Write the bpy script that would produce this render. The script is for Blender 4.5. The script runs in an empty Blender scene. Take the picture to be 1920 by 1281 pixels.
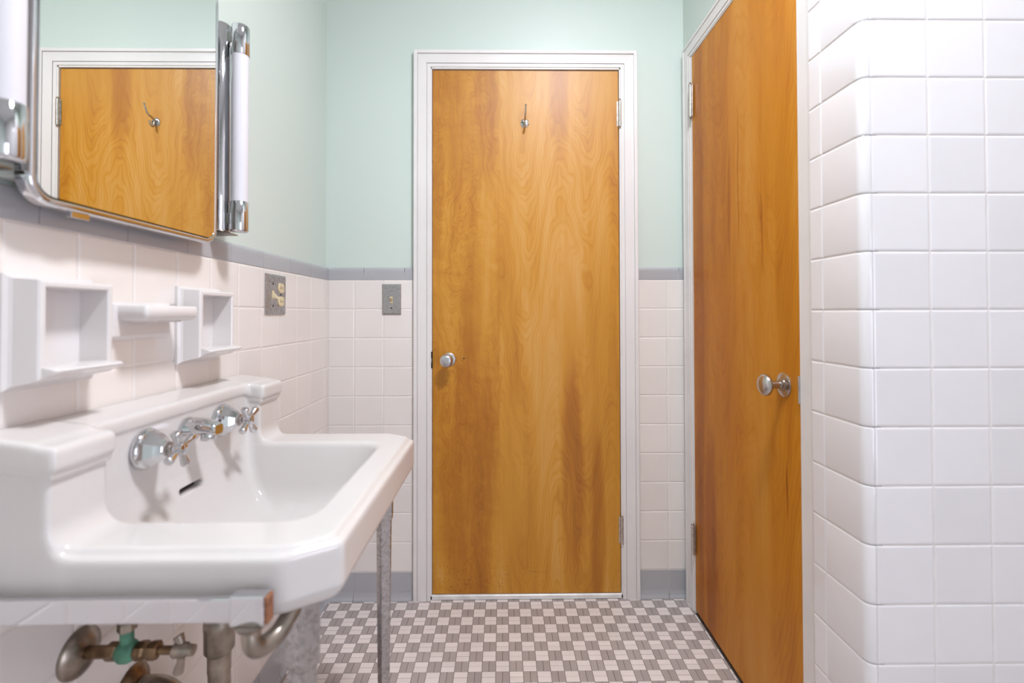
import bpy, math, random
import numpy as np
from mathutils import Vector, Matrix
random.seed(7)
SC = bpy.context.scene
COL = SC.collection

# ------------------------------------------------------------------ camera
CAMZ = 1.0749
F_PX, CX, CY = 871.127, 952.590, 575.392
YAW, PITCH, ROLL = -0.01225, 0.01409, -0.00195
cam = bpy.data.cameras.new('camera')
cam_ob = bpy.data.objects.new('camera', cam); COL.objects.link(cam_ob)
fwd = Vector((-math.sin(YAW)*math.cos(PITCH), math.cos(YAW)*math.cos(PITCH), math.sin(PITCH)))
rgt = Vector((math.cos(YAW), math.sin(YAW), 0)); upv = rgt.cross(fwd)
r2 = rgt*math.cos(ROLL)+upv*math.sin(ROLL); u2 = -rgt*math.sin(ROLL)+upv*math.cos(ROLL)
cam_ob.matrix_world = Matrix(((r2.x, u2.x, -fwd.x, 0), (r2.y, u2.y, -fwd.y, 0), (r2.z, u2.z, -fwd.z, CAMZ), (0, 0, 0, 1)))
cam.sensor_width = 36; cam.sensor_fit = 'HORIZONTAL'
cam.lens = F_PX/1920*36
cam.shift_x = (960-CX)/1920; cam.shift_y = (CY-640.5)/1920
cam.clip_start = .01
cam.dof.use_dof = True; cam.dof.focus_distance = 1.72; cam.dof.aperture_fstop = 2.6
SC.camera = cam_ob

# ------------------------------------------------------------------ world, exposure
wd = bpy.data.worlds.new('world'); SC.world = wd; wd.use_nodes = True
wd.node_tree.nodes['Background'].inputs[0].default_value = (.75, .85, 1, 1)
wd.node_tree.nodes['Background'].inputs[1].default_value = .6
vs = SC.view_settings
vs.view_transform = 'Standard'; vs.look = 'None'; vs.exposure = 0.0; vs.gamma = 1; vs.use_curve_mapping = False
LAMP_POS = (.33, .52, 2.62); LAMP_STRENGTH = 198.0; LAMP_COL = (.90, .93, 1.0)
WINDOW_STRENGTH = 5.0; WINDOW_COL = (.82, .81, 1.0)

# ------------------------------------------------------------------ node expression helper
class N:
    def __init__(s, nt, sock): s.nt, s.s = nt, sock
    def _m(a, op, b=None, c=None):
        n = a.nt.nodes.new('ShaderNodeMath'); n.operation = op
        for i, v in enumerate((a, b, c)):
            if v is None: continue
            if isinstance(v, N): a.nt.links.new(v.s, n.inputs[i])
            else: n.inputs[i].default_value = v
        return N(a.nt, n.outputs[0])
    def __add__(a, b): return a._m('ADD', b)
    def __radd__(a, b): return a._m('ADD', b)
    def __sub__(a, b): return a._m('SUBTRACT', b)
    def __rsub__(a, b): return (a*-1)._m('ADD', b)
    def __mul__(a, b): return a._m('MULTIPLY', b)
    def __rmul__(a, b): return a._m('MULTIPLY', b)
    def __truediv__(a, b): return a._m('DIVIDE', b)
    def sin(a): return a._m('SINE')
    def abs(a): return a._m('ABSOLUTE')
    def pow(a, b): return a._m('POWER', b)
    def gt(a, b): return a._m('GREATER_THAN', b)
    def lt(a, b): return a._m('LESS_THAN', b)
    def clamp(a): return a._m('MAXIMUM', 0.0)._m('MINIMUM', 1.0)
    def step(a, lo, hi):
        n = a.nt.nodes.new('ShaderNodeMapRange'); n.interpolation_type = 'SMOOTHSTEP'
        a.nt.links.new(a.s, n.inputs[0]); n.inputs[1].default_value = lo; n.inputs[2].default_value = hi
        return N(a.nt, n.outputs[0])

def new_mat(name):
    m = bpy.data.materials.new(name); m.use_nodes = True
    nt = m.node_tree; b = nt.nodes['Principled BSDF']
    return m, nt, b
def setin(b, **k):
    for kk, v in k.items():
        b.inputs[kk.replace('_', ' ')].default_value = v
def comb(nt, x, y, z):
    n = nt.nodes.new('ShaderNodeCombineXYZ')
    for i, v in enumerate((x, y, z)):
        if isinstance(v, N): nt.links.new(v.s, n.inputs[i])
        else: n.inputs[i].default_value = v
    return n.outputs[0]
def noise(nt, vec, scale, detail=2, rough=.5, dist=0):
    n = nt.nodes.new('ShaderNodeTexNoise'); n.inputs['Scale'].default_value = scale
    n.inputs['Detail'].default_value = detail; n.inputs['Roughness'].default_value = rough; n.inputs['Distortion'].default_value = dist
    nt.links.new(vec, n.inputs['Vector']); return N(nt, n.outputs['Fac'])
def ramp(nt, fac, stops):
    n = nt.nodes.new('ShaderNodeValToRGB'); e = n.color_ramp.elements
    while len(e) < len(stops): e.new(.5)
    for i, (p, c) in enumerate(stops): e[i].position = p; e[i].color = (*c, 1)
    nt.links.new(fac.s, n.inputs[0]); return n.outputs[0]
def mixc(nt, fac, a, b, mode='MIX'):
    n = nt.nodes.new('ShaderNodeMix'); n.data_type = 'RGBA'; n.blend_type = mode
    for i, v in ((0, fac), (6, a), (7, b)):
        if isinstance(v, N): nt.links.new(v.s, n.inputs[i])
        elif isinstance(v, bpy.types.NodeSocket): nt.links.new(v, n.inputs[i])
        elif isinstance(v, tuple): n.inputs[i].default_value = (*v, 1)
        else: n.inputs[i].default_value = v
    return n.outputs[2]
def bump(nt, b, h, strength, dist=.001):
    n = nt.nodes.new('ShaderNodeBump'); n.inputs['Strength'].default_value = strength; n.inputs['Distance'].default_value = dist
    nt.links.new(h.s, n.inputs['Height']); nt.links.new(n.outputs[0], b.inputs['Normal'])
def objcoord(nt):
    n = nt.nodes.new('ShaderNodeTexCoord'); return n.outputs['Object']
def geopos(nt):
    n = nt.nodes.new('ShaderNodeNewGeometry'); return n.outputs['Position']
def sep(nt, v):
    n = nt.nodes.new('ShaderNodeSeparateXYZ'); nt.links.new(v, n.inputs[0])
    return [N(nt, o) for o in n.outputs]

def plain(name, col, rough=.4, metal=0, coat=0, var=.04, vscale=8, bmp=0, bscale=60, spec=.5):
    m, nt, b = new_mat(name)
    setin(b, Roughness=rough, Metallic=metal, Coat_Weight=coat, Coat_Roughness=.05)
    b.inputs['Specular IOR Level'].default_value = spec
    p = geopos(nt); n = noise(nt, p, vscale, 3)
    lo = tuple(c*(1-var) for c in col); hi = tuple(min(1, c*(1+var)) for c in col)
    nt.links.new(ramp(nt, n, [(.3, lo), (.7, hi)]), b.inputs['Base Color'])
    if bmp: bump(nt, b, noise(nt, p, bscale, 2), bmp)
    return m
def tile_mat(name, col, rough=.12, var=.05, bmp=.06):
    # glazed tile: each piece has a slightly different tone, faint waviness in the glaze
    m, nt, b = new_mat(name)
    setin(b, Roughness=rough); b.inputs['Specular IOR Level'].default_value = .55
    oi = nt.nodes.new('ShaderNodeObjectInfo'); r = N(nt, oi.outputs['Random'])
    p = geopos(nt); n = noise(nt, p, 14, 2)
    f = r*.6+n*.4
    lo = tuple(c*(1-var) for c in col); hi = tuple(min(1, c*(1+var*.6)) for c in col)
    nt.links.new(ramp(nt, f, [(.1, lo), (.9, hi)]), b.inputs['Base Color'])
    bump(nt, b, noise(nt, p, 18, 1), bmp, .002)
    return m

M = {}
M['paint'] = plain('mint_paint', (.61, .685, .635), .45, var=.015, vscale=2, bmp=.03, bscale=180, spec=.4)
M['ceil'] = plain('ceiling_paint', (.82, .80, .80), .6, var=.01)
M['tile'] = tile_mat('white_wall_tile', (.82, .768, .730))
M['tile2'] = tile_mat('white_alcove_tile', (.80, .765, .775))
M['graytile'] = tile_mat('grey_trim_tile', (.42, .42, .44), .14)
M['grout'] = plain('wall_grout', (.76, .70, .66), .8, var=.1, vscale=25)
M['fgrout'] = plain('floor_grout', (.13, .10, .085), .9, var=.2, vscale=30)
M['flight'] = tile_mat('floor_tile_light', (.80, .72, .69), .40, .08)
M['fgray'] = tile_mat('floor_tile_grey', (.42, .365, .345), .40, .12)
M['trim'] = plain('white_trim_paint', (.77, .735, .72), .35, var=.03, vscale=6, bmp=.05, bscale=90)
M['porcelain'] = plain('porcelain', (.665, .63, .61), .08, var=.01, vscale=3, spec=.55)
M['ceramic'] = plain('white_ceramic', (.74, .705, .69), .14, var=.01, vscale=6, spec=.5)
M['dark'] = plain('dark_parts_and_shade', (.02, .016, .013), .7)  # dark small parts, and the painted shade inside the overflow slot
M['ivory'] = plain('ivory_bakelite', (.70, .58, .36), .35, var=.05, vscale=60)
M['milk'] = plain('milk_glass_tube', (.70, .68, .72), .22, var=.01)
M['marble'] = plain('white_marble', (.78, .76, .74), .3, var=.12, vscale=22)
M['nickel'] = plain('satin_nickel', (.52, .49, .47), .26, 1, var=.12, vscale=40)
M['satin'] = plain('satin_aluminium', (.60, .60, .63), .30, 1, var=.05, vscale=40)
M['steel'] = plain('hinge_steel', (.60, .57, .54), .28, 1, var=.2, vscale=80)
M['chrome'] = plain('chrome', (.64, .64, .66), .05, 1, var=.02)
M['pipe'] = plain('dull_pipe_metal', (.33, .285, .24), .32, 1, var=.3, vscale=40)
M['brown'] = plain('tarnished_brass', (.20, .13, .075), .35, 1, var=.4, vscale=60)
M['verdigris'] = plain('verdigris_valve', (.10, .27, .18), .5, .3, var=.35, vscale=50)
M['rust'] = plain('rusty_edge', (.28, .12, .06), .6, .3, var=.4, vscale=90)
M['black'] = plain('black_plastic', (.03, .03, .03), .5)
M['cabinet'] = plain('cabinet_side_enamel', (.62, .63, .58), .4, var=.05)

def worn_metal(name, a, c, rough, scale=70, lo=.45, hi=.62):
    m, nt, b = new_mat(name); p = geopos(nt)
    n = noise(nt, p, scale, 6, .65, .4); f = n.step(lo, hi)
    nt.links.new(mixc(nt, f, a, c), b.inputs['Base Color']); setin(b, Metallic=1.0)
    nt.links.new((f*.30+rough).s, b.inputs['Roughness']); return m
M['leg'] = worn_metal('pitted_chrome', (.50, .48, .49), (.36, .345, .325), .12, 130, .42, .64)
M['plate'] = worn_metal('worn_plate_metal', (.50, .49, .50), (.40, .39, .39), .30, 110, .40, .66)

mm, nt, b = new_mat('mirror_glass')
setin(b, Metallic=1.0, Roughness=.005); b.inputs['Base Color'].default_value = (.88, .90, .88, 1)
nt.links.new(ramp(nt, noise(nt, geopos(nt), 3), [(.3, (.87, .89, .87)), (.7, (.89, .91, .89))]), b.inputs['Base Color'])
M['mirror'] = mm

def emit(name, col, strength):
    m, nt, b = new_mat(name); b.inputs['Base Color'].default_value = (.8, .8, .8, 1)
    b.inputs['Emission Color'].default_value = (*col, 1); b.inputs['Emission Strength'].default_value = strength
    return m
M['globe'] = emit('opal_globe', LAMP_COL, LAMP_STRENGTH)
M['pane'] = emit('daylit_frosted_glass', WINDOW_COL, WINDOW_STRENGTH)

def wood(name, seam, u0, lam, arcs, seed, tint, gs, bs, dark_spots, wear=False, axis='X', coat=.35, spec=.42):
    """veneer: object coordinates, u across the door from its left edge, z up. seam = joint between two veneer leaves"""
    m, nt, b = new_mat(name)
    x, y, z = sep(nt, objcoord(nt))
    u = x if axis == 'X' else y*-1
    sv = comb(nt, u+seed, z*.35, 0.0)
    warp = noise(nt, comb(nt, u*2.2+seed, z*.9, 0.0), 2.2, 3, .55)-.5
    warp2 = noise(nt, comb(nt, u*5+seed*3, z*2.0, 0.0), 3.5, 2, .5)-.5
    left = u.lt(seam)
    # arcs of the flat-sawn figure: alternating U and inverted-U contours
    ph = ((u-u0)/lam*6.28318+warp*2.5)
    g_r = z*1.0+(ph+1.5708).sin()*arcs*-1+warp*1.1+warp2*.16
    g_l = z*.55+u*6.0+warp*1.8+warp2*.75
    g = g_l*left+g_r*(1-left)
    l1 = (g*84.0).sin()*.5+.5
    l2 = (g*23.0+1.3).sin()*.5+.5
    lines = (l1.pow(3.0)*.55+l2.pow(2.0)*.45)
    lmask = noise(nt, comb(nt, u*3+seed, z*.8, 3.0), 2.0, 2).step(.32, .68)
    fib = noise(nt, comb(nt, u*150.0, z*3.0, seed), 1.0, 3, .6)
    broad = noise(nt, comb(nt, u*6.0+seed*2, z*.55, 1.0), 1.6, 3, .55)
    curl = noise(nt, comb(nt, u*5.0+seed, z*7.0, 2.0), 1.6, 3, .6, 1.2)
    f = (broad-.5)*.85+.58 - lines*(lmask*.15+.04) - (fib-.5)*.12 - left*.05 - (curl-.5)*left*.26
    for (du, dz, ru, rz, amt) in dark_spots:
        q = ((u-du+warp*.05)/ru).pow(2.0)+((z-dz)/rz).pow(2.0)
        f = f-(1-q.step(.15, 1.0))*amt
    # hairline at the leaf joint
    f = f-(1-(u-seam).abs().step(.0, .0016))*.12
    t = tint
    col = ramp(nt, f.clamp(), [(.0, (.28*t, .078*gs, .002*bs)), (.30, (.44*t, .150*gs, .004*bs)), (.55, (.59*t, .250*gs, .016*bs)), (.85, (.70*t, .370*gs, .095*bs))])
    if wear:
        sp = noise(nt, comb(nt, u*1.0, z*1.0, 0.0), 120, 3, .7).step(.60, .66)
        low = (1-z.step(.03, .22))*(1-(u-.05).step(.0, .5)*.75)
        sc = noise(nt, comb(nt, u*7.0-z*3.0, z*90.0+u*18.0, 0.0), 1.0, 2).step(.68, .72)*(1-z.step(.02, .16))
        k = ((sp*low)+sc*.7).clamp()*.85
        col = mixc(nt, k, col, (.05, .022, .008))
    nt.links.new(col, b.inputs['Base Color'])
    setin(b, Roughness=.45, Coat_Weight=coat, Coat_Roughness=.38); b.inputs['Specular IOR Level'].default_value = spec
    bump(nt, b, fib, .04, .0006)
    return m
M['wood1'] = wood('birch_veneer_door', .252, .47, .215, .26, 3.1, .97, 1.01, 1.2,
    [(.485, 1.95, .052, .34, .24), (.205, 1.85, .055, .40, .20), (.53, .42, .055, .52, .26), (.14, .40, .12, .70, .24), (.625, .22, .035, .45, .20), (.02, 1.5, .03, .3, .14), (.15, 1.05, .05, .22, .10)], True)
M['wood2'] = wood('amber_veneer_door', .075, .34, .30, .30, 9.4, .93, .82, .5,
    [(.05, 1.2, .05, 1.4, .20), (.27, 1.40, .012, .22, .20), (.325, 1.46, .005, .28, .24), (.44, 1.28, .006, .13, .2), (.12, .30, .05, .45, .26), (.545, .63, .004, .08, .4), (.24, 1.85, .05, .25, .10)], False, 'Y', .10, .22)

# ------------------------------------------------------------------ geometry helpers
ORG = {}
class G:
    def __init__(s): s.v, s.f, s.sm = [], [], []
    def add(s, vs_, fs, smooth=False):
        o = len(s.v); s.v += [tuple(p) for p in vs_]
        for f in fs: s.f.append(tuple(i+o for i in f)); s.sm.append(smooth)
        return s
    def box(s, x0, x1, y0, y1, z0, z1, ch=0):
        if x0 > x1: x0, x1 = x1, x0
        if y0 > y1: y0, y1 = y1, y0
        if z0 > z1: z0, z1 = z1, z0
        if ch <= 0:
            vs_ = [(x, y, z) for z in (z0, z1) for y in (y0, y1) for x in (x0, x1)]
            return s.add(vs_, [(0, 2, 3, 1), (4, 5, 7, 6), (0, 1, 5, 4), (2, 6, 7, 3), (0, 4, 6, 2), (1, 3, 7, 5)])
        c = ch; V, ix = [], {}
        X, Y, Z = (x0, x1), (y0, y1), (z0, z1); S = (1, -1)
        for i in (0, 1):
            for j in (0, 1):
                for k in (0, 1):
                    for a in range(3):
                        p = [X[i]+(S[i]*c if a != 0 else 0), Y[j]+(S[j]*c if a != 1 else 0), Z[k]+(S[k]*c if a != 2 else 0)]
                        ix[i, j, k, a] = len(V); V.append(tuple(p))
        Fc = []
        for i in (0, 1):
            for a in range(3):
                q = []
                for (p, r) in ((0, 0), (1, 0), (1, 1), (0, 1)):
                    t = [0, 0, 0]; o = [b_ for b_ in range(3) if b_ != a]; t[a] = i; t[o[0]] = p; t[o[1]] = r
                    q.append(ix[t[0], t[1], t[2], a])
                Fc.append(q)
        for a in range(3):
            o = [b_ for b_ in range(3) if b_ != a]
            for p in (0, 1):
                for r in (0, 1):
                    t0 = [0, 0, 0]; t0[o[0]] = p; t0[o[1]] = r; t1 = list(t0); t1[a] = 1
                    Fc.append([ix[(*t0, o[0])], ix[(*t1, o[0])], ix[(*t1, o[1])], ix[(*t0, o[1])]])
        for i in (0, 1):
            for j in (0, 1):
                for k in (0, 1): Fc.append([ix[i, j, k, 0], ix[i, j, k, 1], ix[i, j, k, 2]])
        cen = Vector(((x0+x1)/2, (y0+y1)/2, (z0+z1)/2)); out = []
        for f in Fc:
            P_ = [Vector(V[i]) for i in f]; n = (P_[1]-P_[0]).cross(P_[2]-P_[0])
            out.append(tuple(f) if n.dot(sum(P_, Vector())/len(P_)-cen) > 0 else tuple(reversed(f)))
        return s.add(V, out)
    def lathe(s, prof, org, ax=(0, 0, 1), n=24, smooth=True, caps=True, phase=0):
        ax = Vector(ax).normalized(); t = Vector((1, 0, 0)) if abs(ax.x) < .9 else Vector((0, 0, 1))
        a = ax.cross(t).normalized(); c = ax.cross(a); o = Vector(org); V, Fc = [], []
        for (r, h) in prof:
            for i in range(n):
                th = 2*math.pi*i/n+phase; V.append(o+ax*h+(a*math.cos(th)+c*math.sin(th))*r)
        for k in range(len(prof)-1):
            for i in range(n):
                j = (i+1) % n; Fc.append((k*n+i, k*n+j, (k+1)*n+j, (k+1)*n+i))
        s.add(V, Fc, smooth)
        if caps:
            m_ = len(prof)-1
            s.add([V[i] for i in range(n)], [tuple(reversed(range(n)))])
            s.add([V[m_*n+i] for i in range(n)], [tuple(range(n))])
        return s
    def cyl(s, p0, p1, r0, r1=None, n=20, smooth=True):
        p0, p1 = Vector(p0), Vector(p1); d = p1-p0
        return s.lathe([(r0, 0), (r0 if r1 is None else r1, d.length)], p0, d, n, smooth)
    def tube(s, pts, rad, n=12):
        pts = [Vector(p) for p in pts]; V, Fc = [], []; up = None
        R = rad if isinstance(rad, (list, tuple)) else [rad]*len(pts)
        for k, p in enumerate(pts):
            d = (pts[min(k+1, len(pts)-1)]-pts[max(k-1, 0)]).normalized()
            if up is None: up = d.orthogonal().normalized()
            up = (up-d*up.dot(d)).normalized(); w = d.cross(up)
            for i in range(n):
                th = 2*math.pi*i/n; V.append(p+(up*math.cos(th)+w*math.sin(th))*R[k])
        for k in range(len(pts)-1):
            for i in range(n):
                j = (i+1) % n; Fc.append((k*n+i, k*n+j, (k+1)*n+j, (k+1)*n+i))
        s.add(V, Fc, True); m_ = len(pts)-1
        s.add(V[:n], [tuple(reversed(range(n)))]); s.add(V[m_*n:], [tuple(range(n))]); return s
    def rings(s, rings, smooth=False, cap=True, closed=False):
        n = len(rings[0]); V = [p for r in rings for p in r]; Fc = []
        rr = len(rings)
        for k in range(rr if closed else rr-1):
            k2 = (k+1) % rr
            for i in range(n):
                j = (i+1) % n; Fc.append((k*n+i, k*n+j, k2*n+j, k2*n+i))
        s.add(V, Fc, smooth)
        if cap and not closed:
            s.add(rings[0], [tuple(reversed(range(n)))]); s.add(rings[-1], [tuple(range(n))])
        return s
    def build(s, name, mat, parent=None, org=None):
        if org is None: org = ORG.get(parent.as_pointer(), (0, 0, 0)) if parent else (0, 0, 0)
        me = bpy.data.meshes.new(name)
        me.from_pydata([(x-org[0], y-org[1], z-org[2]) for x, y, z in s.v], [], s.f)
        me.polygons.foreach_set('use_smooth', s.sm); me.materials.append(mat)
        import bmesh
        bm = bmesh.new(); bm.from_mesh(me); bmesh.ops.remove_doubles(bm, verts=bm.verts, dist=1e-6)
        bmesh.ops.recalc_face_normals(bm, faces=bm.faces); bm.to_mesh(me); bm.free()
        if any(s.sm) and not all(s.sm): me.set_sharp_from_angle(angle=math.radians(50))
        elif any(s.sm): me.set_sharp_from_angle(angle=math.radians(60))
        return link(name, me, parent, org)
def link(name, me, parent=None, org=(0, 0, 0), loc=None):
    o = bpy.data.objects.new(name, me); COL.objects.link(o)
    if parent:
        o.parent = parent; ORG[o.as_pointer()] = org
        if loc is not None: o.location = loc
    else:
        o.location = org; ORG[o.as_pointer()] = org
    return o
def empty(name, loc, label=None, cat=None, group=None):
    o = bpy.data.objects.new(name, None); COL.objects.link(o); o.location = loc; o.empty_display_size = .05
    ORG[o.as_pointer()] = tuple(loc)
    if label: tag(o, label, cat, group)
    return o
def tag(o, label=None, cat=None, group=None, kind=None):
    if label: o['label'] = label
    if cat: o['category'] = cat
    if group: o['group'] = group
    if kind: o['kind'] = kind
    return o
def struct(o, label=None, cat=None): return tag(o, label, cat, kind='structure')
def bx(name, mat, parent, *a, ch=0): return G().box(*a, ch=ch).build(name, mat, parent)

# ------------------------------------------------------------------ dimensions (metres, camera above the origin)
D = 1.761        # tiled face of the back wall
L = -.658        # tiled face of the left wall
XS = .676        # tiled face of the short return on the right
T = .860         # tiled face of the alcove end wall
PL, PB, PR = -.670, 1.771, .700   # painted wall planes
P = .1095
ZA = 1.0915      # a course line of the room tile
ZB = 1.0801      # a course line of the alcove tile
ZT, ZC = ZA+P, ZA+P+.0487   # bottom, top of grey cap
ZBASE = ZA-9*P
CEIL = 2.90; REAR = -1.50; FARX = 1.45

# ------------------------------------------------------------------ shell
fl = struct(bx('floor', M['fgrout'], None, PL-.1, FARX+.1, REAR-.1, PB+.1, -.10, -.0012), 'basketweave floor of light and grey mosaic sticks', 'floor')
wl = G(); wl.box(PL-.1, PL, REAR-.1, PB+.1, 0, CEIL); wl = wl.build('wall_left', M['paint'])
struct(wl, 'left wall painted mint green above white tile wainscot', 'wall')
DX0, DX1, DZ = -.2645, .4455, 2.0035      # back door leaf
g = G(); g.box(PL, DX0-.012, PB, PB+.1, 0, CEIL); g.box(DX1+.012, PR, PB, PB+.1, 0, CEIL); g.box(DX0-.012, DX1+.012, PB, PB+.1, DZ+.012, CEIL)
wb = struct(g.build('wall_back', M['paint']), 'back wall painted pale mint around the wooden door', 'wall')
RY0, RY1, RZ = 1.069, 1.668, 2.007        # right door leaf
g = G(); g.box(PR, PR+.1, RY1+.012, PB+.1, 0, CEIL); g.box(PR, PR+.1, T+.012, RY0-.012, 0, CEIL); g.box(PR, PR+.1, RY0-.012, RY1+.012, RZ+.012, CEIL)
wr = struct(g.build('wall_right', M['paint']), 'narrow right wall holding the amber wooden door', 'wall')
wt = struct(bx('wall_alcove', M['paint'], None, PR-.012, FARX+.1, T+.012, T+.11, 0, CEIL), 'white tiled alcove end wall with rounded corner', 'wall')
struct(bx('ceiling', M['ceil'], None, PL-.1, FARX+.1, REAR-.1, PB+.1, CEIL, CEIL+.1), 'plain white ceiling', 'ceiling')
struct(bx('wall_rear', M['paint'], None, PL, FARX+.1, REAR-.1, REAR, 0, CEIL), 'mint wall behind the viewer', 'wall')
WY0, WY1, WZ0, WZ1 = -1.42, -.45, .25, 1.45
g = G(); g.box(FARX, FARX+.1, REAR, WY0, 0, CEIL); g.box(FARX, FARX+.1, WY1, T+.11, 0, CEIL); g.box(FARX, FARX+.1, WY0, WY1, 0, WZ0); g.box(FARX, FARX+.1, WY0, WY1, WZ1, CEIL)
struct(g.build('wall_far_right', M['tile2']), 'white wall on the far side of the alcove', 'wall')
w1 = struct(empty('window_1', (FARX, (WY0+WY1)/2, WZ0)), 'frosted window in the alcove beside the viewer', 'window')
bx('pane', M['pane'], w1, FARX+.055, FARX+.06, WY0+.04, WY1-.04, WZ0+.04, WZ1-.04)
g = G(); X0, X1 = FARX-.015, FARX+.08
g.box(X0, X1, WY0, WY0+.04, WZ0, WZ1); g.box(X0, X1, WY1-.04, WY1, WZ0, WZ1); g.box(X0, X1, WY0, WY1, WZ0, WZ0+.04); g.box(X0, X1, WY0, WY1, WZ1-.04, WZ1); g.box(FARX+.03, FARX+.07, WY0, WY1, .83, .87)
g.build('window_frame', M['trim'], w1)

# ------------------------------------------------------------------ wall tiles: each its own object
def tile_mesh(name, w, h, mat, th=.009, j=.0012, e=.0042, drop=.0013):
    """local frame: x right, z up, face towards -y at y=0"""
    me = bpy.data.meshes.new(name); a, c = w/2-j/2, h/2-j/2
    V, R = [], ((-1, -1), (1, -1), (1, 1), (-1, 1))
    for (ins, y) in ((0, th), (0, drop), (e*.45, drop*.25), (e, 0)):
        V += [(sx*(a-ins), y, sz*(c-ins)) for sx, sz in R]
    Fc = [(12, 13, 14, 15)]
    for k in range(3):
        for i in range(4):
            q = (i+1) % 4; Fc.append((k*4+i, k*4+q, k*4+4+q, k*4+4+i))
    me.from_pydata(V, [], Fc); me.materials.append(mat); return me
MESHES = {}
def put_tile(name, parent, w, h, mat, pos, rz, jitter=.0009):
    key = (name, round(w, 4), round(h, 4), mat.name)
    if key not in MESHES: MESHES[key] = tile_mesh(name, w, h, mat)
    o = bpy.data.objects.new(name, MESHES[key]); COL.objects.link(o); o.parent = parent
    o.location = pos; o.rotation_euler = (random.uniform(-1, 1)*jitter*2, 0, rz+random.uniform(-1, 1)*jitter*2)
    return o
HALF = math.pi/2
# grout beds
bx('grout_bed', M['grout'], wl, PL, L-.0012, -.30, PB, 0, ZT+.03)
g = G(); g.box(PL, -.335, D+.0012, PB, 0, ZT+.03); g.box(.514, PR, D+.0012, PB, 0, ZT+.03); g.build('grout_bed', M['grout'], wb)
rows = [(ZA+P*k, ZA+P*k+P) for k in range(-9, 1)]
# left wall columns (joint positions along y)
ly = [1.6046-P*k for k in range(0, 18)]
cols = [(ly[k+1], ly[k]) for k in range(len(ly)-1)]+[(1.6046, 1.6046+P), (1.6046+P, D)]
for (y0, y1) in cols:
    for (z0, z1) in rows:
        put_tile('tile', wl, y1-y0, P, M['tile'], (L, (y0+y1)/2, (z0+z1)/2), HALF)
back_cols = [(L, -.5589), (-.5589, -.4494), (-.4494, -.3399), (.5172, .6267), (.6267, PR-.002)]
for (x0, x1) in back_cols:
    for (z0, z1) in rows:
        put_tile('tile', wb, x1-x0, P, M['tile'], ((x0+x1)/2, D, (z0+z1)/2), 0)
# cove base tiles (profile swept along the wall) and bullnose caps
def strip(name, parent, prof, a0, a1, face, along, mat, j=.0013):
    """prof: list of (out, z) from the wall face; along 'x' (wall faces -y) or 'y' (wall faces +x)"""
    g = G(); r = []
    for a in (a0+j/2, a1-j/2):
        r.append([(a, face-o, z) if along == 'x' else (face+o, a, z) for o, z in prof])
    g.rings(r); ob = g.build(name, mat, parent); return ob
base_prof = [(-.010, 0), (.0085, 0), (.0085, .003), (.006, .0075), (.003, .0125), (.0012, .020), (0, .030), (0, ZBASE-.003), (-.0007, ZBASE-.0012), (-.010, ZBASE-.0012)]
cap_prof = [(-.011, ZT+.0006), (-.0006, ZT+.0006), (0, ZT+.0025), (.0005, ZC-.016), (.0, ZC-.009), (-.0015, ZC-.0045), (-.0045, ZC-.0015), (-.008, ZC-.0002), (-.0125, ZC)]
for (y0, y1) in cols: strip('base_tile', wl, base_prof, y0, y1, L, 'y', M['graytile'])
for (x0, x1) in back_cols: strip('base_tile', wb, base_prof, x0, x1, D, 'x', M['graytile'])
cy = [.8231-.1562*k for k in range(6, 0, -1)]+[.8231, .9783, 1.1332, 1.2855, 1.4500, 1.6041, D+.004]
for y0, y1 in zip(cy[:-1], cy[1:]): strip('cap_tile', wl, cap_prof, y0, y1, L, 'y', M['graytile'])
for (x0, x1) in ((L, -.5234), (-.5234, -.3693), (-.3693, -.337), (.516, .6726), (.6726, PR-.002)): strip('cap_tile', wb, cap_prof, x0, x1, D, 'x', M['graytile'])
# alcove end wall and its rounded return
bx('grout_bed', M['grout'], wt, XS+.03, 1.40, T+.0012, T+.012, 0, 2.26)
bx('grout_bed', M['grout'], wr, XS+.0012, PR, T+.02, 1.012, 0, 2.26)
XB = .6928
arow = [(ZB+P*k, ZB+P*k+P) for k in range(-9, 10)]+[(0.0, ZB-9*P)]
for (z0, z1) in arow:
    for c in range(6):
        put_tile('tile', wt, P, z1-z0, M['tile2'], (XB+P*(c+.5), T, (z0+z1)/2), 0)
    put_tile('tile', wr, .0415, z1-z0, M['tile2'], (XS, .9908, (z0+z1)/2), -HALF)
    # rounded corner tile
    key = ('bull', round(z1-z0, 4))
    if key not in MESHES:
        h = (z1-z0)/2-.00055; r = XB-XS-.0006; pts = []
        prof = [(XS, .9694), (XS, .925)]+[(XS+r-r*math.cos(t), T+r-r*math.sin(t)) for t in [HALF*i/10 for i in range(11)]]
        g = G(); rr = []
        def off(prof, d):
            out = []
            for i, (x, y) in enumerate(prof):
                a = Vector(prof[max(i-1, 0)]); b_ = Vector(prof[min(i+1, len(prof)-1)]); t = (b_-a).normalized()
                n = Vector((t.y, -t.x)); n = n if n.dot(Vector((-1, -1))) > 0 else -n
                out.append((x-n.x*d, y-n.y*d))
            return out
        for (z, d) in ((-h, .009), (-h, .0012), (-h+.0018, .0003), (-h+.0042, 0), (h-.0042, 0), (h-.0018, .0003), (h, .0012), (h, .009)):
            rr.append([(x, y, z) for x, y in off(prof, d)])
        V = [p for q in rr for p in q]; n = len(prof); Fc = []
        for k in range(len(rr)-1):
            for i in range(n-1): Fc.append((k*n+i, k*n+i+1, (k+1)*n+i+1, (k+1)*n+i))
        g.add(V, Fc, True); tmp = g.build('corner_tile', M['tile2']); MESHES[key] = tmp.data
        bpy.data.objects.remove(tmp)
    o = bpy.data.objects.new('corner_tile', MESHES[key]); COL.objects.link(o); o.parent = wr
    o.location = (0, 0, (z0+z1)/2)

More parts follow.
